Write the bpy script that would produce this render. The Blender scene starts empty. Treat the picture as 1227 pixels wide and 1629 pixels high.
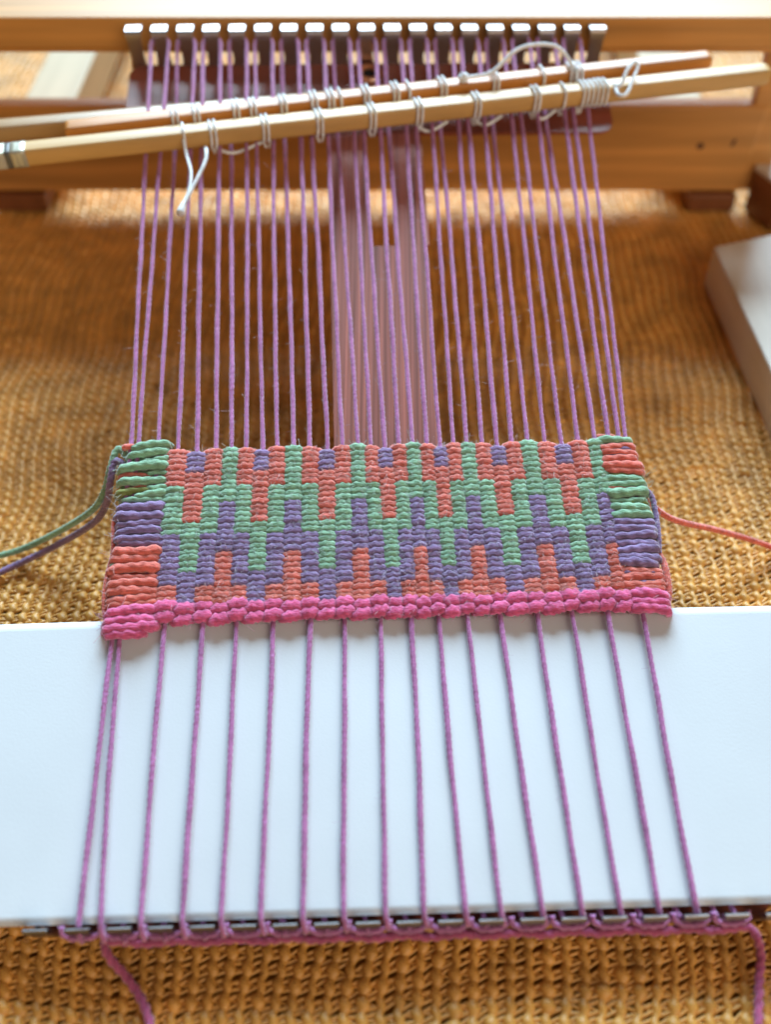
import bpy, math, random
import numpy as np
random.seed(7); rng = np.random.default_rng(7)
S = 0.001                                   # everything below is written in millimetres
sc = bpy.context.scene
COL = sc.collection

# ------------------------------------------------------------------ camera, light, exposure
cam_d = bpy.data.cameras.new('camera'); cam = bpy.data.objects.new('camera', cam_d); COL.objects.link(cam)
cam.location = (-3.62*S, -57.44*S, 166.16*S)
cam.rotation_euler = (math.radians(90-48), 0, 0)
cam_d.sensor_fit = 'VERTICAL'; cam_d.sensor_height = 36; cam_d.lens = 35.36
cam_d.clip_start = 0.005; cam_d.clip_end = 20
cam_d.dof.use_dof = True; cam_d.dof.focus_distance = 0.187; cam_d.dof.aperture_fstop = 9.6
sc.camera = cam

world = bpy.data.worlds.new('World'); sc.world = world; world.use_nodes = True
bg = world.node_tree.nodes['Background']
bg.inputs['Color'].default_value = (0.98, 0.76, 0.62, 1); bg.inputs['Strength'].default_value = 0.13

def area(name, pos, target, size, size_y, watts, col):
    l = bpy.data.lights.new(name, 'AREA'); l.shape = 'RECTANGLE'; l.size = size; l.size_y = size_y
    l.energy = watts; l.color = col
    o = bpy.data.objects.new(name, l); COL.objects.link(o); o.location = pos
    d = np.array(target)-np.array(pos)
    from mathutils import Vector
    o.rotation_euler = Vector(d).to_track_quat('-Z', 'Y').to_euler()
    return o
# a window behind the loom: bluish daylight coming over the wooden frame
area('window_light', (0.08, 1.75, 1.20), (0, 0.1, 0), 1.35, 0.98, 122, (0.61, 0.84, 1.0))
# soft warm light of the room from behind and above the camera
area('room_light', (0.8, -1.25, 0.75), (0, 0.1, 0), 1.2, 1.2, 12, (1.0, 0.82, 0.63))

sc.view_settings.view_transform = 'Standard'; sc.view_settings.look = 'None'
sc.view_settings.exposure = 0.1; sc.view_settings.gamma = 1.0; sc.view_settings.use_curve_mapping = False

# ------------------------------------------------------------------ materials
def mat(name, col, rough=0.6, metal=0.0, spec=0.5, sheen=0.0, var=0.0, vscale=600, bump=0.0, bscale=2500, coat=0.0, col2=None, stretch=None, sss=0.0, rot=None, bdist=0.0002, rscale=0.0005, slow=0.0):
    m = bpy.data.materials.new(name); m.use_nodes = True
    nt = m.node_tree; b = nt.nodes['Principled BSDF']; L = nt.links.new
    b.inputs['Base Color'].default_value = (*col, 1); b.inputs['Roughness'].default_value = rough
    b.inputs['Metallic'].default_value = metal; b.inputs['Specular IOR Level'].default_value = spec
    b.inputs['Sheen Weight'].default_value = sheen; b.inputs['Sheen Roughness'].default_value = 0.4
    b.inputs['Coat Weight'].default_value = coat; b.inputs['Coat Roughness'].default_value = 0.25
    if sss:
        b.inputs['Subsurface Weight'].default_value = sss; b.inputs['Subsurface Scale'].default_value = rscale
        b.inputs['Subsurface Radius'].default_value = (1.0, 0.8, 0.8)
    geo = nt.nodes.new('ShaderNodeNewGeometry'); mp = nt.nodes.new('ShaderNodeMapping')
    L(geo.outputs['Position'], mp.inputs['Vector'])
    if stretch: mp.inputs['Scale'].default_value = stretch
    if rot: mp.inputs['Rotation'].default_value = rot
    if var or col2:
        n = nt.nodes.new('ShaderNodeTexNoise'); n.inputs['Scale'].default_value = vscale; n.inputs['Detail'].default_value = 5
        L(mp.outputs['Vector'], n.inputs['Vector'])
        r = nt.nodes.new('ShaderNodeValToRGB')
        c2 = col2 if col2 else tuple(min(1, c*(1+var)) for c in col)
        c1 = tuple(c*(1-var) for c in col)
        r.color_ramp.elements[0].position = 0.3; r.color_ramp.elements[1].position = 0.7
        r.color_ramp.elements[0].color = (*c1, 1); r.color_ramp.elements[1].color = (*c2, 1)
        L(n.outputs['Fac'], r.inputs['Fac'])
        if slow:
            n3 = nt.nodes.new('ShaderNodeTexNoise'); n3.inputs['Scale'].default_value = 420; n3.inputs['Detail'].default_value = 2
            L(geo.outputs['Position'], n3.inputs['Vector'])
            mr = nt.nodes.new('ShaderNodeMapRange'); mr.inputs['From Min'].default_value = 0.3; mr.inputs['From Max'].default_value = 0.7
            mr.inputs['To Min'].default_value = 1-slow; mr.inputs['To Max'].default_value = 1+slow
            L(n3.outputs['Fac'], mr.inputs['Value'])
            vm = nt.nodes.new('ShaderNodeVectorMath'); vm.operation = 'SCALE'
            L(r.outputs['Color'], vm.inputs[0]); L(mr.outputs['Result'], vm.inputs['Scale']); L(vm.outputs['Vector'], b.inputs['Base Color'])
        else: L(r.outputs['Color'], b.inputs['Base Color'])
    if bump:
        n2 = nt.nodes.new('ShaderNodeTexNoise'); n2.inputs['Scale'].default_value = bscale; n2.inputs['Detail'].default_value = 6
        L(mp.outputs['Vector'], n2.inputs['Vector'])
        bp = nt.nodes.new('ShaderNodeBump'); bp.inputs['Strength'].default_value = bump; bp.inputs['Distance'].default_value = bdist
        L(n2.outputs['Fac'], bp.inputs['Height']); L(bp.outputs['Normal'], b.inputs['Normal'])
    return m
def yarn(name, col, var=0.30, bump=0.8, sss=0.6):
    return mat(name, col, rough=1.0, spec=0.03, sheen=0.55, var=var, vscale=2300, bump=bump, bscale=2600, sss=sss, stretch=(0.30, 1, 1), rot=(0, 0, 0.42), bdist=0.00045, rscale=0.0014, slow=0.16)
M = {
 'coral': yarn('coral_wool', (0.67, 0.175, 0.14)), 'green': yarn('sage_green_wool', (0.255, 0.425, 0.285)),
 'purple': yarn('purple_wool', (0.265, 0.185, 0.335)), 'pink': yarn('pink_wool', (0.68, 0.135, 0.28)),
 'olive': yarn('olive_wool', (0.20, 0.22, 0.07)),
 'warp': yarn('lilac_cotton', (0.43, 0.18, 0.37), 0.14, 0.45), 'magenta': yarn('magenta_cotton', (0.42, 0.11, 0.22), 0.12),
 'string': yarn('white_cotton_string', (0.90, 0.93, 0.96), 0.03, 0.4, 0.0),
 'card': mat('white_card', (0.70, 0.75, 0.80), rough=0.55, spec=0.35, var=0.03, vscale=45, bump=0.10, bscale=2200),
 'steel': mat('reddish_lacquer', (0.46, 0.165, 0.125), rough=0.5, spec=0.25, var=0.5, vscale=260, bump=0.3, bscale=420, stretch=(6, 0.04, 0.04), coat=0.12),
 'tine_steel': mat('tine_steel', (0.42, 0.385, 0.38), rough=0.36, metal=1.0, bump=0.05, bscale=1500),
 'dark_steel': mat('dark_steel', (0.36, 0.35, 0.36), rough=0.32, metal=1.0, bump=0.05, bscale=1500),
 'plate': mat('dark_red_lacquer', (0.30, 0.075, 0.045), rough=0.35, spec=0.5, var=0.25, vscale=220, stretch=(0.1, 1, 1), coat=0.5),
 'copper': mat('copper_washer', (0.80, 0.36, 0.18), rough=0.3, metal=1.0),
 'black': mat('hole_dark', (0.01, 0.01, 0.012), rough=0.5),
 'mat_yarn': mat('ochre_mat_yarn', (0.76, 0.375, 0.072), rough=0.45, spec=0.75, var=0.25, vscale=130, bump=0.5, bscale=3000),
 'mat_base': mat('ochre_mat_base', (0.55, 0.23, 0.03), rough=0.8, spec=0.2, var=0.2, vscale=420),
 'bamboo_pale': mat('pale_bamboo', (0.62, 0.365, 0.12), rough=0.45, spec=0.5, var=0.12, vscale=260, stretch=(0.05, 1, 1), coat=0.08),
 'bamboo_dark': mat('amber_bamboo', (0.57, 0.22, 0.04), rough=0.45, spec=0.5, var=0.14, vscale=260, stretch=(0.05, 1, 1), coat=0.08),
 'bamboo_grey': mat('brown_bamboo', (0.42, 0.24, 0.10), rough=0.35, spec=0.5, var=0.14, vscale=260, stretch=(0.05, 1, 1), coat=0.08),
 'band': mat('silver_band', (0.55, 0.53, 0.42), rough=0.35, metal=0.3, var=0.4, vscale=900, stretch=(1, 0.1, 0.1)),
 'dark_band': mat('dark_band', (0.12, 0.12, 0.11), rough=0.4),
 'pine': mat('varnished_pine', (0.57, 0.265, 0.068), rough=0.5, spec=0.3, var=0.3, vscale=170, stretch=(0.06, 1, 1), coat=0.08, bump=0.12, bscale=400),
 'pine_pale': mat('pale_pine', (0.68, 0.60, 0.50), rough=0.5, spec=0.45, var=0.08, vscale=170, stretch=(1, 0.08, 1), coat=0.15),
 'pine_rail_lit': mat('daylit_pine', (0.48, 0.36, 0.22), rough=0.6, spec=0.3, var=0.1, vscale=170, stretch=(1, 0.08, 1)),  # rail wood paled, window light on the rail tops put into its colour
 'pine_red': mat('reddish_wood', (0.24, 0.085, 0.03), rough=0.4, spec=0.4, var=0.2, vscale=150, stretch=(1, 0.08, 1), coat=0.2),
 'knot': mat('dark_knot', (0.10, 0.035, 0.012), rough=0.5, var=0.4, vscale=300),
}

# ------------------------------------------------------------------ object helpers
def thing(name, label, cat, base=(0, 0, 0), group=None):
    o = bpy.data.objects.new(name, None); COL.objects.link(o); o.empty_display_size = 0.01
    o.location = tuple(c*S for c in base); o['label'] = label; o['category'] = cat
    if group: o['group'] = group
    return o
def wloc(o):
    v = np.array(o.location)
    return v + (wloc(o.parent) if o.parent else 0)
def obj(name, V, F, m, parent=None, smooth=True, origin=None):
    V = np.asarray(V, float)*S
    o = bpy.data.objects.new(name, bpy.data.meshes.new(name)); COL.objects.link(o)
    if parent is not None:
        o.parent = parent; V = V - wloc(parent)
    elif origin is not None:
        o.location = tuple(c*S for c in origin); V = V - np.array(origin)*S
    me = o.data
    if isinstance(F, np.ndarray):
        n, k = F.shape
        me.vertices.add(len(V)); me.vertices.foreach_set('co', V.ravel())
        me.loops.add(n*k); me.loops.foreach_set('vertex_index', F.ravel().astype(np.int32))
        me.polygons.add(n); me.polygons.foreach_set('loop_start', np.arange(0, n*k, k, dtype=np.int32))
        me.polygons.foreach_set('loop_total', np.full(n, k, np.int32))
        me.update(calc_edges=True); me.validate()
    else:
        me.from_pydata(V.tolist(), [], F); me.update()
    if smooth: me.polygons.foreach_set('use_smooth', np.ones(len(me.polygons), bool))
    me.materials.append(M[m] if isinstance(m, str) else m)
    return o
def tag(o, label, cat, group=None):
    o['label'] = label; o['category'] = cat
    if group: o['group'] = group
    return o
class Geo:
    def __init__(s): s.v = []; s.f = []; s.n = 0
    def add(s, V, F):
        V = np.asarray(V, float); s.v.append(V); s.f.append(np.asarray(F)+s.n); s.n += len(V)
    def out(s): return np.vstack(s.v), np.vstack(s.f)

def resample(P, step):
    P = np.asarray(P, float)
    d = np.r_[0, np.cumsum(np.linalg.norm(np.diff(P, axis=0), axis=1))]
    n = max(3, int(d[-1]/step)+1); t = np.linspace(0, d[-1], n)
    return np.stack([np.interp(t, d, P[:, k]) for k in range(3)], 1)
def smooth_path(ctrl, step):
    """Catmull-Rom through the control points, evenly resampled"""
    c = np.asarray(ctrl, float); c = np.vstack([2*c[0]-c[1], c, 2*c[-1]-c[-2]]); out = []
    for i in range(1, len(c)-2):
        p0, p1, p2, p3 = c[i-1:i+3]
        for t in np.linspace(0, 1, 14, endpoint=False):
            out.append(0.5*((2*p1)+(-p0+p2)*t+(2*p0-5*p1+4*p2-p3)*t*t+(-p0+3*p1-3*p2+p3)*t**3))
    out.append(c[-2])
    return resample(out, step)
def tube(P, r, sides=10, ply=2, lobe=0.16, pitch=3.2, up=(0, 0, 1), phase=0.0, rr=None, square=None):
    """a yarn: a tube whose section is lobed by its plies, turning along the length"""
    P = np.asarray(P, float); N = len(P)
    T = np.gradient(P, axis=0); T /= np.linalg.norm(T, axis=1)[:, None]+1e-12
    up = np.asarray(up, float)
    # parallel transport keeps the frame steady round bends
    A = np.zeros_like(P); a = np.cross(up, T[0])
    if np.linalg.norm(a) < 1e-3: a = np.cross((1, 0, 0), T[0])
    for i in range(N):
        a = a - T[i]*np.dot(a, T[i]); a /= np.linalg.norm(a)+1e-12; A[i] = a
    B = np.cross(T, A)
    s = np.r_[0, np.cumsum(np.linalg.norm(np.diff(P, axis=0), axis=1))]
    th = np.linspace(0, 2*np.pi, sides, endpoint=False)
    R = np.full((N, sides), 1.0)*np.asarray(r if rr is None else rr).reshape(-1, 1)
    if ply: R = R*(1-lobe+lobe*np.cos(ply*(th[None]-2*np.pi*s[:, None]/pitch/1.0)+phase))
    if square: R = R*square(th)[None]
    V = P[:, None]+R[..., None]*(np.cos(th)[None, :, None]*A[:, None]+np.sin(th)[None, :, None]*B[:, None])
    V = V.reshape(-1, 3)
    i = np.arange(N-1)[:, None]*sides; j = np.arange(sides)[None]; k = (j+1) % sides
    F = np.stack([i+j, i+k, i+sides+k, i+sides+j], -1).reshape(-1, 4)
    c0, c1 = len(V), len(V)+1
    V = np.vstack([V, P[0], P[-1]])
    jj = np.arange(sides); kk = (jj+1) % sides; e = (N-1)*sides
    caps = np.vstack([np.stack([np.full(sides, c0), kk, jj, jj], 1), np.stack([np.full(sides, c1), e+jj, e+kk, e+kk], 1)])
    F = np.vstack([F, caps])
    return V, F
def fixtri(F):                                # quads with a doubled corner become triangles
    return [tuple(f[:3]) if f[2] == f[3] else tuple(f) for f in F.tolist()]
def tubeobj(name, P, r, m, parent=None, origin=None, **k):
    V, F = tube(P, r, **k); return obj(name, V, fixtri(F), m, parent, True, origin)
def box(x0, x1, y0, y1, z0, z1, bev=0.0):
    """box with chamfered edges"""
    b = bev
    if b <= 0:
        V = [(x, y, z) for x in (x0, x1) for y in (y0, y1) for z in (z0, z1)]
        F = [(0, 1, 3, 2), (4, 6, 7, 5), (0, 4, 5, 1), (2, 3, 7, 6), (0, 2, 6, 4), (1, 5, 7, 3)]
        return V, F
    import bmesh
    bm = bmesh.new(); vs = [bm.verts.new(p) for p in box(x0, x1, y0, y1, z0, z1)[0]]
    for f in box(0, 1, 0, 1, 0, 1)[1]: bm.faces.new([vs[i] for i in f])
    bmesh.ops.recalc_face_normals(bm, faces=bm.faces)
    bmesh.ops.bevel(bm, geom=list(bm.edges), offset=b, segments=3, affect='EDGES', profile=0.5)
    bm.verts.index_update()
    V = [tuple(v.co) for v in bm.verts]; F = [tuple(v.index for v in f.verts) for f in bm.faces]; bm.free()
    return V, F

# ------------------------------------------------------------------ the mat everything stands on
# height field of the slightly rumpled mat
def mat_z(x, y):
    return 0.35*np.sin(x/17+0.6*np.sin(y/31))*np.sin(y/23+1.0)+0.3*np.sin(y/9.0+0.5*np.sin(x/40))-0.9
def mat_dx(x, y):
    return 1.7*np.sin(y/26+x/60)+0.8*np.sin(y/8.3+x/23)+0.35*np.sin(y/3.9-x/11)
nx, ny = 70, 90
gx = np.linspace(-420, 420, nx); gy = np.linspace(-120, 620, ny)
X, Y = np.meshgrid(gx, gy); Z = np.full_like(X, -2.25)
V = np.stack([X, Y, Z], -1).reshape(-1, 3)
i = (np.arange(ny-1)[:, None]*nx+np.arange(nx-1)[None]).ravel()
ground = obj('mat_underlay', V, np.stack([i, i+1, i+nx+1, i+nx], 1), 'mat_base', None)
ground['kind'] = 'structure'; ground['label'] = 'ochre underside of the knitted mat under the loom'

PX, PY = 2.7, 2.45                            # one stitch
cells = []
for iy in range(-26, 172):
    y = iy*PY; half = 92+0.36*(max(y, -40)+40)
    k = int(half/PX); ix = np.arange(-k-2, k+1)
    cells.append(np.stack([ix, np.full_like(ix, iy)], 1))
cells = np.vstack(cells)
cx0 = cells[:, 0]*PX; cy0 = cells[:, 1]*PY
# rib: half tube swelling once a stitch
nr, ns = 6, 6
tt = np.linspace(0, 1, nr); th = np.linspace(0, np.pi, ns)
rad = 0.74+0.22*np.sin(np.pi*tt)**1.3
jit = rng.normal(0, 1, (len(cells), 4))
rib = np.zeros((len(cells), nr, ns, 3))
amp = (1+0.16*jit[:, 0])[:, None]
for a in range(nr):
    edge = a in (0, nr-1)
    rw = rad[a]*(1 if edge else amp)
    zz = (0.15*np.sin(np.pi*tt[a])-0.25)
    wig = 0.24*np.sin(np.pi*2*tt[a])
    rib[:, a, :, 0] = cx0[:, None]+wig+rw*np.cos(th)[None]
    rib[:, a, :, 1] = cy0[:, None]+PY*(tt[a]*1.0)
    rib[:, a, :, 2] = zz+rw*np.sin(th)[None]*0.95
# cross strands to the next rib, lower than it
strands = []
for (ya, yb, zr, r0) in ((0.04, 0.34, -0.22, 0.36), (0.62, 0.34, -0.42, 0.33), (0.58, 0.94, -0.24, 0.36)):
    n2, s2 = 4, 4; st = np.zeros((len(cells), n2, s2, 3)); t2 = np.linspace(0, 1, n2); t3 = np.linspace(0, np.pi, s2)
    j2 = rng.normal(0, 0.09, (len(cells), 2))
    for a in range(n2):
        yy = cy0+PY*((ya+j2[:, 0])*(1-t2[a])+(yb+j2[:, 1])*t2[a])
        st[:, a, :, 0] = (cx0+0.35+(PX-0.7)*t2[a])[:, None]
        st[:, a, :, 1] = yy[:, None]+r0*np.cos(t3)[None]
        st[:, a, :, 2] = zr+0.22*np.sin(np.pi*t2[a])+r0*np.sin(t3)[None]
    strands.append(st)
def grid_faces(n, a, b, off):
    q = (np.arange(a-1)[:, None]*b+np.arange(b-1)[None]).ravel()
    q = np.stack([q, q+b, q+b+1, q+1], 1)
    return (off+np.arange(n)[:, None, None]*a*b+q[None]).reshape(-1, 4)
VV = [rib.reshape(-1, 3)]; FF = [grid_faces(len(cells), nr, ns, 0)]; off = len(VV[0])
for st in strands:
    VV.append(st.reshape(-1, 3)); FF.append(grid_faces(len(cells), 4, 4, off)); off += len(VV[-1])
VV = np.vstack(VV); FF = np.vstack(FF)
x0, y0 = VV[:, 0].copy(), VV[:, 1].copy()
VV[:, 0] += mat_dx(x0, y0); VV[:, 1] += 1.1*np.sin(x0/19+y0/40)+0.5*np.sin(x0/6.1+y0/13); VV[:, 2] += mat_z(x0, y0)
knit = obj('knitted_mat', VV, FF, 'mat_yarn', None)
knit['kind'] = 'stuff'; knit['label'] = 'ochre knitted mat of ribs and cross strands under everything'; knit['category'] = 'mat'

# ------------------------------------------------------------------ wooden frame the loom leans on
fr = thing('wooden_stand', 'varnished pine stand with beam, board and feet behind the loom', 'wooden stand', (0, 215, 0))
BY = 216.7
V, F = box(-175, 104, BY, BY+6, 5.6, 32.2, 1.2)
V = np.array(V)
V[:, 0] += np.where(V[:, 0] > 50, (V[:, 2]-18)*0.06, 0)      # its end is cut a little aslant
obj('board', V, F, 'pine', fr, False)
V, F = box(-185, 112, 199.4, 262, 55.6, 63.3, 0.7); beam = obj('beam', V, F, 'pine', fr, False)  # unseen back part lengthened to stop window light leaking beneath the beam
V, F = box(-185, 111, 200.3, 261, 54.4, 55.58, 0.2); obj('beam_lip', V, F, 'pine', beam, False)
for (a, b) in ((-137, -117), (100.5, 111)):
    V, F = box(a, b, BY+0.8, BY+5.2, 32.3 if a < 0 else 5.6, 54.35, 0.5); obj('post', V, F, 'pine', fr, False)
for (a, b) in ((-122, -106), (88, 102)):
    V, F = box(a, b, BY-2, BY+120, 0.2, 5.5, 0.6); obj('foot', V, F, 'pine_red', fr, False)
for (a, b) in ((-116, -100), (80, 95)):
    V, F = box(a, b, BY+15, BY+130, 5.6, 20, 0.8); obj('side_rail', V, F, 'pine_rail_lit', fr, False)
def disc(cx, cz, rx, rz, y, rot=0):
    t = np.linspace(0, 2*np.pi, 20, endpoint=False); c, s = math.cos(rot), math.sin(rot)
    a, b = rx*np.cos(t), rz*np.sin(t)
    front = np.stack([cx+a*c-b*s, np.full(20, y), cz+a*s+b*c], 1); back = front+np.array([0, 0.6, 0])
    V = np.vstack([front, back]); F = [tuple(range(20))]+[(i, 20+i, 20+(i+1) % 20, (i+1) % 20) for i in range(20)]
    return V, F
V, F = disc(87.8, 20.4, 1.1, 1.0, BY-0.05); obj('knot', V, F, 'knot', fr, False)
V, F = disc(97.2, 21.4, 0.55, 1.3, BY-0.05, -0.35); obj('knot', V, F, 'knot', fr, False)

# ------------------------------------------------------------------ loom space: u right, v away along the warp, n up from it
yaw, inc, LL = math.radians(2.43), math.radians(14.68), 201.7
U = np.array([math.cos(yaw), math.sin(yaw), 0.0]); H = np.array([-math.sin(yaw), math.cos(yaw), 0.0])
Vv = H*math.cos(inc)+np.array([0, 0, math.sin(inc)]); Nn = np.cross(U, Vv)
O = np.array([0, 0, 8.0])
def lw(P):
    P = np.asarray(P, float).reshape(-1, 3); return O+P[:, :1]*U+P[:, 1:2]*Vv+P[:, 2:3]*Nn
SK = -0.019                                    # both combs sit a touch askew
PITCH = 6.35
loom = thing('pocket_loom', 'small loom with metal comb teeth at both ends and reddish slotted spine', 'loom', (0, 0, 1))

def plate(poly_rows, n, th, m, name, parent):
    """a flat plate in the loom plane from an outline"""
    P = np.array(poly_rows, float); k = len(P)
    top = np.c_[P, np.full(k, n)]; bot = np.c_[P, np.full(k, n-th)]
    F = [tuple(range(k)), tuple(range(2*k-1, k-1, -1))]+[(i, i+k, (i+1) % k+k, (i+1) % k) for i in range(k)]
    return obj(name, lw(np.vstack([top, bot])), F, m, parent, False)
def rounded(u0, u1, v0, v1, r, sk=0.0):
    pts = []
    for (cu, cv, a0) in ((u1-r, v1-r, 0), (u0+r, v1-r, 90), (u0+r, v0+r, 180), (u1-r, v0+r, 270)):
        for a in np.radians(np.linspace(a0, a0+90, 7)): pts.append((cu+r*math.cos(a), cv+r*math.sin(a)))
    return [(a, b+sk*a) for a, b in pts]
BASE = -6.4
plate(rounded(-59.5, 59.5, 177.5, LL+0.4, 4, SK), BASE, 0.9, 'plate', 'end_plate', loom)
plate(rounded(-59.5, 59.5, -0.4, 22, 4, SK), BASE, 0.9, 'plate', 'end_plate', loom)
# the spine: two rails beside the slot, one solid length in front, lying just under the plates' level
plate([(-10.2, 22.1), (11.4, 22.1), (11.4, 142), (-10.2, 142)], BASE-0.02, 0.9, 'steel', 'spine', loom)
plate([(-10.2, 142.02), (-1.0, 142.02), (-1.0, 177.3), (-10.2, 177.3)], BASE-0.02, 0.9, 'steel', 'spine_rail', loom)
plate([(4.6, 142.02), (12.2, 142.02), (12.2, 177.3), (4.6, 177.3)], BASE-0.02, 0.9, 'steel', 'spine_rail', loom)
# washer on the far plate, its hole's darkness painted as a black disc
def ring(cu, cv, r0, r1, n0, n1, name, m, parent, k=26):
    t = np.linspace(0, 2*np.pi, k, endpoint=False); V = []
    for (r, n) in ((r0, n0), (r1, n0), (r1, n1), (r0, n1)):
        V += [(cu+r*math.cos(a), cv+r*math.sin(a), n) for a in t]
    F = [(q*k+i, q*k+(i+1) % k, ((q+1) % 4)*k+(i+1) % k, ((q+1) % 4)*k+i) for q in range(4) for i in range(k)]
    return obj(name, lw(V), F, m, parent, False)
w = ring(0.4, 197.6, 1.6, 3.4, BASE+0.03, BASE+0.9, 'washer', 'copper', loom)
ring(0.4, 197.6, 0.02, 1.55, BASE+0.03, BASE+0.6, 'washer_hole_dark', 'black', w)

def tine(j, back):
    """bent strip: rises from the plate, its tip folded outwards"""
    u = (j-9)*PITCH; wv = 1.88; th = 0.8; s = 1 if back else -1
    v = (LL if back else 0.0)+SK*u
    prof = [(0.0, BASE-0.9), (0.1, BASE+1.5), (0.15, 0), (0.2, 1.9), (0.3, 2.4), (0.5, 2.72), (0.85, 2.88), (1.2, 2.86), (4.0, 2.15)]
    if not back: prof = [(0.0, BASE-0.9), (0.1, BASE+1.5), (0.2, -0.5), (0.28, 1.0), (0.42, 1.55), (0.6, 1.75), (0.8, 1.7), (0.98, 1.4), (1.1, 0.9), (1.2, 0.0)]
    P = np.array(prof); T = np.gradient(P, axis=0); T /= np.linalg.norm(T, axis=1)[:, None]
    Nr = np.c_[T[:, 1], -T[:, 0]]              # outward side of the strip
    V = []
    for k in range(len(P)):
        ww = wv*(1.12 if k == 0 else 0.86 if (k in (1, 2) and back) else 1.0)
        ins, outp = P[k], P[k]+Nr[k]*th
        for (a, q) in ((-ww, ins), (ww, ins), (ww, outp), (-ww, outp)):
            V.append((u+a, v+s*q[0], q[1]))
    F = []
    for k in range(len(P)-1):
        for q in range(4): F.append((k*4+q, k*4+(q+1) % 4, k*4+4+(q+1) % 4, k*4+4+q))
    F += [(3, 2, 1, 0), tuple((len(P)-1)*4+q for q in range(4))]
    o = obj('tine', lw(V), F, 'tine_steel' if back else 'dark_steel', loom, True)
    o.data.set_sharp_from_angle(angle=math.radians(40))
for j in range(19): tine(j, True)
for j in range(19): tine(j, False)

# ------------------------------------------------------------------ the weaving
weav = thing('tapestry', 'half-woven tapestry strip in coral, green and purple with lilac warp threads', 'tapestry', tuple(lw([(0, 60, -1)])[0]))
WT = [-49.3, -48.0, -44.08, -40.2, -36.55, -32.91, -29.87, -27.08, -23.92, -21.12, -17.83, -14.79, -11.38, -8.46, -5.41, -2.97, -0.29, 2.52,
      5.2, 7.89, 10.45, 13.14, 15.71, 18.64, 21.58, 24.51, 27.57, 30.88, 34.19, 37.5, 40.81, 43.51, 45.6, 46.9]
WBo = {0: -49.7, 1: -48.5, 3: -40.62, 5: -33.99, 7: -28.02, 9: -21.48, 11: -14.92, 13: -8.8, 15: -2.44, 17: 3.04, 19: 7.86, 21: 13.13,
       23: 18.86, 25: 25.61, 27: 31.81, 29: 38.25, 31: 44.48}
WFo = {0: -50.91, 1: -47.55, 3: -41.29, 5: -35.02, 7: -29.03, 9: -22.92, 11: -16.42, 13: -10.09, 15: -3.66, 17: 2.41, 19: 8.77, 21: 14.37,
       23: 20.76, 25: 26.97, 27: 32.9, 29: 39.04, 31: 44.8}
WB, WF = [], []
for w_ in range(34):
    if w_ in WBo: WB.append(WBo[w_]); WF.append(WFo[w_]); continue
    lo = max(k for k in WBo if k < w_); hi = [k for k in WBo if k > w_]
    if hi: WB.append((WBo[lo]+WBo[min(hi)])/2); WF.append((WFo[lo]+WFo[min(hi)])/2)
    else: WB.append(44.48+1.7*(w_-31)); WF.append(44.8+3.0*(w_-31))
UPPER = set(WBo)
VT, VB = 85.6, 50.0
SH_V = lambda u: 183.8+0.095*u                # where the shed stick lies
def warp_path(k):
    j = 1+k//2; s = -1 if k % 2 == 0 else 1
    tu = (j-9)*PITCH
    ub = tu+s*2.15; vb = LL+SK*tu
    low = (k % 4 == 2)
    P = []
    # round the back of its tine, then down the warp
    P += [(tu, vb+1.6, 0.35), (tu+s*1.6, vb+1.25, 0.35), (ub, vb+0.2, 0.3)]
    us = ub+(WT[k]-ub)*(vb-SH_V(ub))/(vb-VT)
    P += [(us, SH_V(ub), -3.0 if low else 0.25)]
    P += [((us+WT[k])/2+rng.normal(0, .12), (SH_V(ub)+VT)/2, -1.2 if low else 0.1)]
    P += [(WT[k], VT, 0.0)]
    mid = 68; P += [((WT[k]+WB[k])/2, mid, -0.1)]
    up = k in UPPER
    if up: P += [(WB[k], VB, 0.0), ((WB[k]+WF[k])/2+rng.normal(0, .12), 25, 0.42), (WF[k], 0.8, 0.62), (WF[k]+0.2, -0.5, 0.0), (WF[k]+0.5, -1.2, -1.0)]
    else: P += [(WB[k], 54.5, -0.4), (WB[k], 51.2, -2.2), (WB[k], 47.5, -2.6), (WF[k], 0.5, -1.3), (WF[k]+0.6, -1.6, -0.9)]
    return P
for k in range(34):
    P = resample(warp_path(k), 0.45)
    # soften the corners
    for _ in range(6): P[1:-1] = (P[:-2]+2*P[1:-1]+P[2:])/4
    P[:, 0] += 0.05*np.sin(P[:, 1]/7+k*1.7)+0.03*np.sin(P[:, 1]/2.3+k)
    r = (0.50+0.03*math.sin(k*5.3))*(1+0.06*np.sin(P[:, 1]/5+k*2.1)+0.05*np.sin(P[:, 1]/1.9+k*0.7)+0.10*np.clip(np.sin(P[:, 1]/11+k*3.9)-.8, 0, 1)*5)
    tubeobj('warp_thread', lw(P), None, 'warp', weav, rr=r, sides=9, ply=2, lobe=0.11, pitch=2.6+0.25*math.sin(k*2.3), up=Nn, phase=k)

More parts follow.
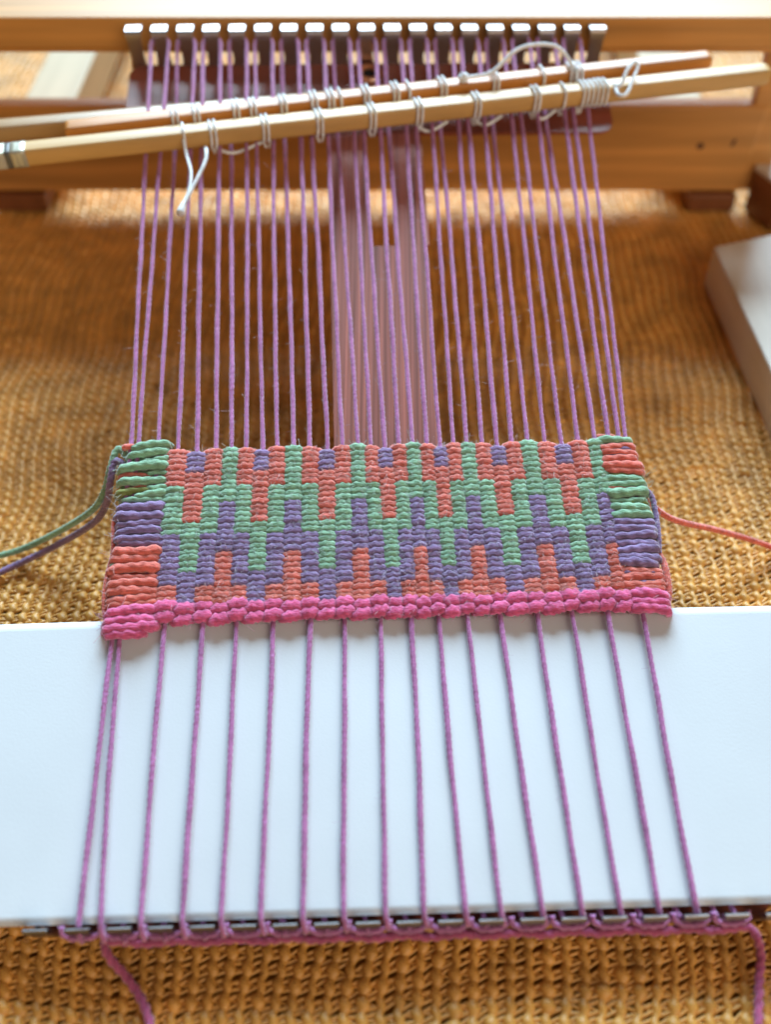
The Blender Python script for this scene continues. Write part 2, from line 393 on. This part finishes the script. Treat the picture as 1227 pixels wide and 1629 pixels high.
def strand(P, r, sides=10, pitch=2.6, lobe=0.11, ply=3, phase=0.0, rr=None):
    return tube(P, r, sides=sides, ply=ply, lobe=lobe, pitch=pitch, up=(0, 1, 0.2), phase=phase, rr=rr)
def colu(k, v): 
    t = (VT-v)/(VT-VB); return WT[k]+(WB[k]-WT[k])*t
def bead(k, v, h, lift=0.0, tilt=0.0):
    """one pass of weft over warp k"""
    u = colu(k, v); l = (u-colu(k-1, v))/2; r = (colu(k+1, v)-u)/2
    t = np.linspace(-1, 1, 11)
    uu = np.where(t < 0, u+t*l*1.42, u+t*r*1.42)
    nn = 0.52+lift-0.80*np.abs(t)**2.0
    vv = v+t*tilt+rng.normal(0, 0.09)+0.06*np.sin(3*t+v)
    rr = h*0.75*(1-0.50*np.abs(t)**2.4)*(1+rng.normal(0, .05))
    P = np.stack([uu, vv, nn], 1)
    V, F = strand(P, None, phase=rng.normal(0, .8), rr=rr, pitch=2.4, sides=14, lobe=0.125, ply=2)
    ax = np.interp(V[:, 0], uu, nn); V[:, 2] = ax+(V[:, 2]-ax)*0.70
    V[:, 2] += 0.05*np.sin(V[:, 0]*5.1+V[:, 1]*3.7)*np.sin(V[:, 1]*6.3+v)
    return V, F
# colour plan of each column, by warp: boundaries along v
def plan(k):
    if k % 4 == 0: return [('purple', 85.0, 80.7), ('coral', 80.7, 69.9), ('green', 69.9, 59.9), ('purple', 59.9, 53.6)]
    if k % 4 == 2: return [('green', 86.0, 74.2), ('purple', 74.2, 63.8), ('coral', 63.8, 53.5)]
    return [('coral', 85.2, 77.0), ('green', 77.0, 66.9), ('purple', 66.9, 56.6), ('coral', 56.6, 53.5)]
segs = []
for k in range(3, 31):
    for (c, a, b) in plan(k):
        dv = -0.011*(WT[k]+11)
        segs.append([k, c, a+dv, b+dv, None])
par = list(range(len(segs)))
def find(a):
    while par[a] != a: a = par[a]
    return a
for a in range(len(segs)):
    for b in range(a):
        A_, B_ = segs[a], segs[b]
        if A_[0]-B_[0] == 1 and A_[1] == B_[1] and min(A_[2], B_[2])-max(A_[3], B_[3]) > 1.0:
            par[find(a)] = find(b)
comp = {}
for a in range(len(segs)): comp.setdefault(find(a), []).append(segs[a])
HB = 1.14
for root_, ss in comp.items():
    g = Geo()
    for (k, c, a, b, _) in ss:
        n_ = max(1, round((a-b)/HB)); st = (a-b)/n_
        for q in range(n_):
            V, F = bead(k, a-(q+0.5)*st+(0.25*st if k % 2 else -0.25*st), st*1.07, rng.normal(0, .05), rng.normal(0.05, .05))
            g.add(lw(V), F)
    V, F = g.out(); obj(ss[0][1]+'_patch', V, fixtri(F), ss[0][1], weav)
# pink border, two twined passes under the whole width
WT0, WB0 = WT[:], WB[:]
g = Geo()
for k in range(2, 32):
    for q, v in enumerate((52.75, 50.9)):
        V, F = bead(k, v+(0.3 if k % 2 else -0.2)-0.011*(WT[k]+11)*0.4, 1.85, 0.05+rng.normal(0, .1), 0.3); g.add(lw(V), F)
V, F = g.out(); border = obj('pink_border', V, fixtri(F), 'pink', weav)

# long floats at both edges
def flo(u0, v0, u1, v1, r, c, lift=0.25, inner_left=False, name='selvage_strand'):
    t = np.linspace(0, 1, 18)
    uu = u0+(u1-u0)*t; vv = v0+(v1-v0)*t+0.22*np.sin(t*4.2+u0*3+v0*7)+rng.normal(0, .1)
    nn = lift*0.7+0.5*np.sin(np.pi*t)**0.5-0.05-1.5*np.clip((0.14-t)/0.14, 0, 1)**1.5-0.9*np.clip((t-0.88)/0.12, 0, 1)**1.5
    rr = r*1.14*(1-0.35*np.clip((0.16-t)/0.16, 0, 1)**2-0.35*np.clip((t-0.86)/0.14, 0, 1)**2)*(1+0.10*np.sin(t*7+v0*5))*(1+rng.normal(0, .07))
    V, F = strand(np.stack([uu, vv, nn], 1), None, rr=rr, pitch=4.4, lobe=0.10, ply=2, phase=v0, sides=12)
    return obj(name, lw(V), fixtri(F), c, weav)
LE = lambda v: np.interp(v, [48, 54, 61, 68, 76, 83, 88], [-51.4, -51.7, -51.6, -51.1, -51.7, -51.4, -50.6])
RE = lambda v: np.interp(v, [48, 55, 64, 71, 78, 84, 86], [49.2, 49.6, 49.7, 49.8, 49.4, 48.4, 47.8])
left = [('coral', 87.0, .6, -51.0, -47.6, 0), ('green', 86.7, .72, -49.4, -42.2, .4), ('green', 85.2, .8, -50.2, -42.3, .2), ('green', 83.7, .6, -47, -42.3, .1),
        ('green', 82.3, .85, 0, -42.3, .35), ('green', 81.0, .55, -46, -42.3, 0), ('coral', 80.7, .5, 0, -45.5, -.3), ('green', 79.2, .85, 0, -42.4, .35), ('green', 77.8, .6, -46, -42.4, .1),
        ('coral', 77.9, .5, -50.2, -45.5, -.5), ('olive', 77.0, .7, 0, -45.2, -.1), ('green', 76.2, .75, -48, -42.4, .15), ('green', 75.2, .6, -50.8, -42.5, -.1),
        ('purple', 73.6, .85, -51.0, -42.5, .3), ('purple', 71.9, .9, 0, -42.6, .35), ('purple', 70.2, .85, 0, -42.6, .1), ('purple', 68.7, .8, -51, -42.6, .2), ('purple', 67.3, .85, 0, -42.7, .3),
        ('purple', 66.1, .7, -50.6, -42.7, 0), ('coral', 64.6, .95, -51.0, -42.8, .4), ('coral', 63.0, .8, 0, -42.8, .1), ('green', 62.0, .55, -51.2, -47.6, -.1), ('coral', 60.9, .95, 0, -42.8, .35),
        ('coral', 59.4, .7, 0, -42.8, 0), ('coral', 58.2, .95, 0, -42.8, .3), ('coral', 56.6, .9, 0, -42.6, .1), ('purple', 55.6, .5, -50.8, -46.0, .1), ('coral', 55.2, .85, 0, -42.6, .1), ('coral', 54.2, .8, 0, -42.4, .0)]
for (c, v, r, ul, ur, lf) in left:
    flo(LE(v) if ul == 0 else ul, v-0.25, ur+0.7, v+0.15, r, c, lf)
right = [('green', 85.0, .75, 0, .3), ('coral', 83.6, .85, 0, .2), ('purple', 82.9, .5, -.6, .2), ('coral', 82.2, .8, 0, .3), ('purple', 81.4, .5, 0, .1), ('coral', 80.8, .85, -.6, .2), ('coral', 79.4, .95, 0, .4), ('coral', 78.2, .85, 0, .1),
         ('olive', 77.4, .5, 0, -.1), ('green', 76.6, .8, -.5, .2), ('green', 75.2, .8, 0, .2), ('coral', 74.6, .5, 0, .05), ('green', 73.4, .9, -.3, .4), ('green', 71.9, .75, -.8, .1), ('olive', 71.2, .6, -.3, .0), ('green', 70.2, .9, -.6, .3),
         ('green', 68.6, .85, -.2, .2), ('purple', 67.2, .85, 0, .35), ('purple', 65.7, .85, 0, .2), ('purple', 64.3, .85, 0, .3), ('purple', 62.9, .8, 0, .15), ('purple', 61.5, .85, 0, .3), ('purple', 60.1, .85, 0, .2),
         ('purple', 58.8, .85, -.8, .3), ('coral', 57.4, .8, 0, .05), ('purple', 56.9, .5, -.8, .2), ('coral', 56.0, .85, 0, .1), ('purple', 55.0, .45, -1.0, .25), ('coral', 54.6, .85, 0, .15), ('coral', 53.8, .8, 0, .0)]
for (c, v, r, du, lf) in right:
    flo(RE(v)+du, v-0.1, 42.0-0.9, v-0.05, r, c, lf)
for sd in (0, 1):                              # second layer under the floats
    for q in range(26):
        v = 85.6-q*1.27; c = ('green' if v > 74.6 else 'purple' if v > 65.4 else 'coral') if sd == 0 else ('coral' if v > 77.6 else 'green' if v > 68 else 'purple' if v > 58 else 'coral')
        if sd == 0: flo(LE(v)+.5, v+.6, -42.0, v+.6, .62, c, -1.5, name='under_strand')
        else: flo(RE(v)-.5, v+.6, 41.0, v+.6, .62, c, -1.5, name='under_strand')
for (v, r, ul) in ((52.6, 1.05, -51.5), (51.0, 1.05, -51.6), (49.6, 1.1, -51.4), (48.4, 0.95, -51.0)):
    flo(ul, v-.2, -44.0 if v < 49 else -41.8, v+.1, r, 'pink', .45, name='border_strand')
for (v, r) in ((52.6, .95), (51.2, .95), (49.9, .95)):
    flo(RE(v)+.2, v-.35, 42.4, v+.2, r, 'pink', .4, name='border_strand')
# yarn carried up the edges from one colour to the next
for (c, pts, r) in (('coral', [(49.2, 50.5, -.7), (49.9, 53, -.2), (50.1, 56, -.1), (50.0, 59, -.3), (49.4, 61.5, -1)], .7),
                    ('purple', [(49.6, 61, -.8), (50.0, 65, -.3), (50.2, 69, -.3), (50.0, 72.5, -.1), (48.9, 74.2, .2)], .6),
                    ('coral', [(-51.3, 51, -.8), (-51.9, 55, -.5), (-51.8, 60, -.5), (-51.2, 65, -.8), (-51.5, 71, -.7), (-51.0, 73, -1)], .5)):
    P = smooth_path(pts, 0.4); tubeobj('edge_yarn', lw(P), r, c, weav, ply=3, lobe=.1, pitch=3.4, up=Nn)

# fuzz standing off the yarns
g = Geo()
def hair(p, d, l, r=0.026):
    t = np.linspace(0, 1, 5)[:, None]; bend = rng.normal(0, .6, 3)*l
    P = p+d*l*t+bend*t*t
    V, F = tube(P, r, sides=3, ply=0); g.add(V, F)
for _ in range(2200):
    k = rng.integers(0, 34); v = rng.uniform(86, 160) if rng.random() < .7 else rng.uniform(4, 48)
    t = (v-VT)/(LL-VT)
    if v > 80:
        j = 1+k//2; ub = (j-9)*PITCH+(-2.15 if k % 2 == 0 else 2.15); u = WT[k]+(ub-WT[k])*t
    else:
        if k not in UPPER: continue
        u = WB[k]+(WF[k]-WB[k])*(VB-v)/VB
    a = rng.uniform(0, 2*np.pi); d = np.array([math.cos(a), rng.normal(0, .6), abs(math.sin(a))])
    hair(lw([(u, v, .1)])[0]+0, (0.7*d[0]*U+d[1]*Vv+0.7*d[2]*Nn), rng.uniform(.5, 1.2), 0.015)
V, F = g.out(); o = obj('warp_fuzz', V, fixtri(F), 'warp', weav); o['kind'] = 'stuff'
for c in ('coral', 'green', 'purple', 'pink'):
    g = Geo()
    for (k, cc, a, b, _) in segs:
        if cc != c: continue
        for _q in range(int((a-b)*9)):
            v = rng.uniform(b, a); u = colu(k, v)+rng.uniform(-1.2, 1.2)
            hair(lw([(u, v, .75)])[0], rng.normal(0, .5)*U+rng.normal(0, .5)*Vv+0.32*Nn, rng.uniform(.5, 1.3))
    if c == 'pink':
        for _q in range(160): hair(lw([(rng.uniform(-51, 49), rng.uniform(49, 53.5), .8)])[0], rng.normal(0, .5)*U+rng.normal(0, .7)*Vv+0.5*Nn, rng.uniform(.5, 1.3))
    for _q in range(70):
        vr = {'coral': ((54, 65), (54, 58)), 'green': ((75, 86), (69, 77)), 'purple': ((66, 74), (58, 67)), 'pink': ((48, 53), (49, 53))}[c]
        sd = rng.integers(0, 2); v = rng.uniform(*vr[sd]); u = LE(v) if sd == 0 else RE(v)
        hair(lw([(u+rng.uniform(0, 2)*(1 if sd == 0 else -1), v, .2)])[0], (-1 if sd == 0 else 1)*rng.uniform(.2, 1)*U+rng.normal(0, .4)*Vv+.3*Nn, rng.uniform(.8, 2.0))
    V, F = g.out(); o = obj('weft_fuzz', V, fixtri(F), c, weav); o['kind'] = 'stuff'

# ------------------------------------------------------------------ the white card in the shed
cn, cm = 90, 36
us = np.linspace(-84, 80, cn); vs = np.linspace(0, 1, cm)
V = []
for b in vs:
    for a in us:
        top = 51.0-0.011*a; bot = 0.75-0.012*a-0.0
        v = bot+(top-bot)*b
        nn = -0.32-0.75*b**2+0.16*math.sin(a/22+1.0+b*1.3)+0.07*math.cos((a)*2*math.pi/PITCH)*(1-b)**8-(0.0006*max(0, abs(a)-50)**2)
        V.append((a, v, nn))
V = np.array(V); i = (np.arange(cm-1)[:, None]*cn+np.arange(cn-1)[None]).ravel()
F = np.stack([i, i+1, i+cn+1, i+cn], 1)
card = obj('card', lw(V), F, 'card', None, False, tuple(lw([(0, 1, -0.5)])[0]))
sm = card.modifiers.new('thickness', 'SOLIDIFY'); sm.thickness = 0.00035; sm.offset = -1
tag(card, 'long white card slid between the warp threads below the weaving', 'card')

# ------------------------------------------------------------------ sticks across the warp
def sq(th): return 1/np.maximum(np.abs(np.cos(th)), np.abs(np.sin(th)))**0.82
def stick(name, a, b, r0, r1, m, label, cat='stick'):
    """square stick with softened edges, a and b are loom coordinates of its ends"""
    A_, B_ = lw([a])[0], lw([b])[0]
    o = thing(name, label, cat, tuple(A_), 'heddle sticks tied with string' if name == 'heddle_stick' else None)
    d = (B_-A_)/np.linalg.norm(B_-A_); n = 24
    P = np.array([A_+(B_-A_)*t for t in np.r_[0, 0.004, np.linspace(0.008, 0.992, n), 0.996, 1]])
    rr = np.array([r0+(r1-r0)*t for t in np.linspace(0, 1, len(P))]); rr[0] *= .8; rr[-1] *= .8; rr[1] *= .96; rr[-2] *= .96
    V, F = tube(P, None, sides=32, ply=0, up=(0, -0.12, 1), rr=rr, square=sq)
    # the tube's own section starts on a corner of its frame, so the faces lie flat and upright
    obj('shaft', V, fixtri(F), m, o)
    return o, A_, B_, d
s1, A1, B1, d1 = stick('heddle_stick', (-92, 161.1, 3.0), (95.4, 184.0, 3.2), 2.05, 1.95, 'bamboo_pale', 'pale bamboo stick with banded end, white string loops, lying nearest the weaving')
s2, A2, B2, d2 = stick('heddle_stick', (-69.6, 169.6, 2.9), (82.3, 189.0, 3.4), 1.9, 1.65, 'bamboo_dark', 'shorter amber bamboo stick tied with white string loops, behind the pale one')
s3, A3, B3, d3 = stick('shed_stick', (-92, 175.0, -1.6), (78, 191.2, -1.4), 2.0, 1.7, 'bamboo_grey', 'brown bamboo stick without string, slid through the warp under the amber one')
# bands on the end of the pale stick
for (t0, t1, m) in ((0.0, 10.0, 'band'), (10.05, 11.2, 'dark_band'), (11.25, 14.6, 'band')):
    P = np.array([A1+d1*t for t in np.linspace(t0, t1, 4)])
    V, F = tube(P, 2.12, sides=32, ply=0, up=(0, -0.12, 1), square=sq); obj('band', V, fixtri(F), m, s1)

def on_stick(A_, B_, u):
    """point on the stick's axis at loom coordinate u"""
    ua, ub = (A_-O)@U, (B_-O)@U
    return A_+(B_-A_)*((u-ua)/(ub-ua))
def leash(st, A_, B_, d, u, turns=2, r=2.4, gap=1.1, drop=True, lean=0.35):
    """cotton loop wound round the stick, its ends running down to the warp"""
    c = on_stick(A_, B_, u); w1 = np.cross(d, (0, 0, 1.0)); w1 /= np.linalg.norm(w1); w2 = np.cross(w1, d)
    if w2[2] < 0: w2 = -w2
    P = []
    for t in np.linspace(0, turns, int(turns*22)):
        a = 2*math.pi*t+math.pi*1.5
        q = 1/max(abs(math.cos(a)), abs(math.sin(a)))**0.8
        rr = (r+0.12)*q*0.99
        P.append(c+d*((t-turns/2)*gap+lean*math.cos(a))+w1*rr*math.cos(a)+w2*rr*math.sin(a))
    if drop:
        e = c-w2*(r+2.4); P = [e-d*0.3]+P+[e+d*0.3]
    P = resample(P, 0.35)
    for _ in range(2): P[1:-1] = (P[:-2]+2*P[1:-1]+P[2:])/4
    return tubeobj('string_loop', P, 0.31, 'string', st, sides=8, ply=2, lobe=.12, pitch=1.6)
for u in (-36.2, -24.2, -11.9, 0.4, 10.9, 24.4, 38.6): leash(s1, A1, B1, d1, u+rng.normal(0, .2), 2)
leash(s1, A1, B1, d1, -42.6, 1)
leash(s1, A1, B1, d1, 45.2, 1); 
leash(s1, A1, B1, d1, 49.6, 1); leash(s1, A1, B1, d1, 53.0, 5, gap=1.15, drop=False)
for (u, t) in ((-44.9, 2), (-40.2, 2), (-31.0, 2), (-27.2, 2), (-20.5, 2), (-13.6, 2), (-9.0, 2), (-7.0, 1), (-1.2, 2), (6.0, 2), (9.0, 1), (17.0, 2), (29.3, 2), (40.6, 1), (47.8, 2), (49.4, 2)):
    leash(s2, A2, B2, d2, u+rng.normal(0, .15), t)
# strands of string running along the underside of the pale stick
for (ua, ub) in ((-36, -25), (10.9, 18), (24.4, 31), (38.6, 44)):
    a, b = on_stick(A1, B1, ua), on_stick(A1, B1, ub); dn = -2.9*Nn-1.6*Vv
    P = smooth_path([a+dn, (a*.6+b*.4)+dn*1.25-0.8*Vv, b+dn*0.9], .4); tubeobj('string', P, .42, 'string', s1, sides=7, lobe=.12, pitch=1.6)
# loose end standing up over the amber stick
P0 = on_stick(A2, B2, 22.0); P1 = on_stick(A2, B2, 48.6)
P = smooth_path([P0+Nn*2.6+Vv*0.2, P0+U*3.5+Nn*2.9+Vv*.3, P0+U*7+Nn*3.4+Vv*1.2, P0*.5+P1*.5+Nn*6.5+Vv*3.2, P0*.2+P1*.8+Nn*6.6+Vv*2.6, P1-U*1.0+Nn*3.2, P1+U*1.2-Vv*2.5-Nn*.5], .35)
tubeobj('string_end', P, .5, 'string', s2, sides=8, lobe=.12, pitch=1.6)
def knot(c, r, st, name='string_knot'):
    g_ = Geo()
    for q in range(3):
        t = np.linspace(0, 2*np.pi, 18); ax = rng.normal(0, 1, (3, 3)); ax, _r = np.linalg.qr(ax)
        P = c+r*(np.cos(t)[:, None]*ax[0]+np.sin(t)[:, None]*ax[1]); V, F = tube(P, r*.75, sides=7, ply=2, lobe=.1, pitch=1.5); g_.add(V, F)
    V, F = g_.out(); obj(name, V, fixtri(F), 'string', st)
knot(P0+Nn*2.7, .75, s2); knot(P1+Nn*1.8-U*.5, .8, s2)
# loose loop at the right of the pale stick
c = on_stick(A1, B1, 59.0)
P = smooth_path([c-U*2.5+Nn*1.5, c-U*0.5+Nn*2.6-Vv*1.5, c+U*1.2+Nn*4+Vv*1.6, c+U*3.2+Nn*4.2+Vv*4.2, c+U*4.0+Nn*3.6+Vv*3.2, c+U*2.2+Nn*3.2-Vv*1.0, c+U*0.4+Nn*2.6-Vv*4.6, c-U*1.3+Nn*2.2-Vv*4.4, c-U*1.6+Nn*2.0-Vv*2.0], .35)
tubeobj('string_end', P, .5, 'string', s1, sides=8, lobe=.12, pitch=1.6)
# loose loop hanging at the left, its ends knotted
c = on_stick(A1, B1, -42.2)
P = smooth_path([c-Vv*2.2+Nn*1.2-U*.3, c-Vv*6+Nn*.2+U*.4, c-Vv*12+Nn*1.2+U*1.8, c-Vv*17+Nn*1.2+U*1.8, c-Vv*21.5+Nn*1.0+U*0.7], .35)
tubeobj('string_end', P, .42, 'string', s1, sides=8, lobe=.12, pitch=1.6)
P = smooth_path([c-Vv*2.4+U*4.2-Nn*1.0, c-Vv*6+U*5.0+Nn*1.3, c-Vv*10+U*4.9+Nn*1.7, c-Vv*16+U*3.0+Nn*1.6, c-Vv*21.5+U*0.9+Nn*1.1], .35)
tubeobj('string_end', P, .48, 'string', s1, sides=8, lobe=.12, pitch=1.6)
P = smooth_path([c-Vv*21.0+U*0.9+Nn*1.1, c-Vv*22.5+U*0.5+Nn*1.2, c-Vv*24.3+U*0.1+Nn*1.1], .3)
tubeobj('string_knot', P, None, 'string', s1, sides=8, lobe=.12, pitch=1.6, rr=np.linspace(.55, 1.05, len(P)))

# ------------------------------------------------------------------ loose yarns
def loose(name, pts, r, m, label, step=.4, pitch=3.2, lobe=.14):
    P = smooth_path(pts, step); return tag(tubeobj(name, P, r, m, None, origin=tuple(pts[0]), sides=10, ply=3 if r > .7 else 2, lobe=lobe, pitch=pitch), label, 'yarn', 'loose wool tails')
e0 = lw([(-51.2, 83, -1.5)])[0]
loose('loose_yarn', [e0+np.array([1.5, 0, 0]), (-56.0, 80.2, 28.0), (-56.9, 76.8, 25.5), (-58.7, 76.6, 20.0), (-62.4, 76.9, 14.0), (-71.0, 78.4, 6.0), (-79.5, 76.8, 1.8), (-84.3, 74.2, 1.1), (-92.9, 67.4, 1.0), (-106, 59, 1.0)], .8, 'purple', 'purple wool tail trailing from the tapestry edge beside a green one')
e1 = lw([(-51.0, 80, -2)])[0]
loose('loose_yarn', [e1+np.array([1.5, 4, 1.8]), (-55.6, 82.6, 29.0), (-57.0, 79.3, 27.0), (-58.8, 77.6, 22.4), (-62.6, 77.9, 16.4), (-71.4, 79.5, 8.2), (-79.9, 79.8, 2.6), (-85.2, 78.8, 1.2), (-95.1, 75.9, 1.0), (-108, 72, 1.0)], .78, 'green', 'green wool tail trailing from the tapestry edge beside a purple one')
e2 = lw([(48.8, 72.8, -1.3)])[0]
loose('loose_yarn', [e2, (52.5, 73.2, 19.0), (64.0, 77.3, 11.0), (72.2, 79.2, 6.0), (78.1, 79.7, 2.8), (87.3, 76.5, 1.1), (102, 71, 1.0)], .72, 'coral', 'coral wool tail trailing away from the tapestry across the mat')
# the cord under the front comb and its two hanging ends
fr_ = []
for j in range(0, 35):
    u = -47.2+j*(100.5/34); fr_.append(lw([(u, -2.25+SK*u+0.2*math.sin(j*2.1), -1.9)])[0])
tl = [(-46.3, -4.6, 4.0), (-44.3, -6.2, 2.0), (-42.2, -8.4, 1.0), (-40.4, -11.0, .7), (-38.8, -15, .7), (-38.2, -22, .7), (-39.5, -32, .7)]
tr = [(54.6, -1.6, 4.6), (55.4, -3.4, 2.2), (54.9, -6, 1.0), (54.0, -9.5, .7), (52.9, -14, .7), (51.6, -22, .7), (52.5, -32, .7)]
allp = [np.array(p) for p in tl[::-1]]+fr_+[np.array(p) for p in tr]
P = smooth_path(allp, .4)
tag(tubeobj('tie_cord', P, .82, 'magenta', None, origin=(0, -2, 6), sides=10, ply=2, lobe=.15, pitch=3.6), 'plum cotton cord along the front comb with both ends hanging on the mat', 'cord')
# short loops of warp round the outside of the front tines
for j in range(1, 18):
    u = (j-9)*PITCH
    P = smooth_path([(u-3.0, 0.2+SK*u, -.6), (u-2.8, -.8+SK*u, -1.0), (u-1.4, -1.55+SK*u, -1.2), (u+1.2, -1.55+SK*u, -1.3), (u+2.6, -.9+SK*u, -1.5), (u+2.9, 0.2+SK*u, -1.7)], .35)
    tubeobj('warp_loop', lw(P), .55, 'warp', weav, sides=9, ply=2, lobe=.15, pitch=3.0, up=Nn)

# ------------------------------------------------------------------ wooden blocks at the right edge
pb = thing('wooden_block', 'pale wooden slab lying on the mat beside the coral yarn tail', 'wooden block', (100, 140, 0))
def prism(poly, z0, z1, bev, name, m, parent):
    import bmesh
    bm = bmesh.new(); k = len(poly)
    a = [bm.verts.new((x, y, z0)) for x, y in poly]; b = [bm.verts.new((x, y, z1)) for x, y in poly]
    bm.faces.new(a[::-1]); bm.faces.new(b)
    for i in range(k): bm.faces.new((a[i], a[(i+1) % k], b[(i+1) % k], b[i]))
    bmesh.ops.recalc_face_normals(bm, faces=bm.faces)
    bmesh.ops.bevel(bm, geom=list(bm.edges), offset=bev, segments=3, affect='EDGES', profile=.5)
    bm.verts.index_update()
    V = [tuple(v.co) for v in bm.verts]; F = [tuple(v.index for v in f.verts) for f in bm.faces]; bm.free()
    return obj(name, V, F, m, parent, False)
pcore = prism([(85.4, 178.2), (88.0, 118), (89.0, 60), (150, 62), (150, 200)], 0.0, 12, .6, 'slab', 'pine_pale', pb)
pc = thing('wooden_block', 'dark reddish block, its daylit top painted as a pale cap, standing between stand and slab', 'wooden block', (120, 215, 0))
prism([(105.5, 216), (110.5, 205.2), (150, 214), (150, 238), (116, 238)], 0.0, 13.0, .6, 'body', 'pine_red', pc)
prism([(105.3, 216.2), (110.4, 205.0), (150.2, 213.8), (150.2, 238.2), (115.8, 238.2)], 13.01, 14.2, .3, 'top', 'pine_pale', pc)  # thin cap in paler wood stands for daylight on the block's top
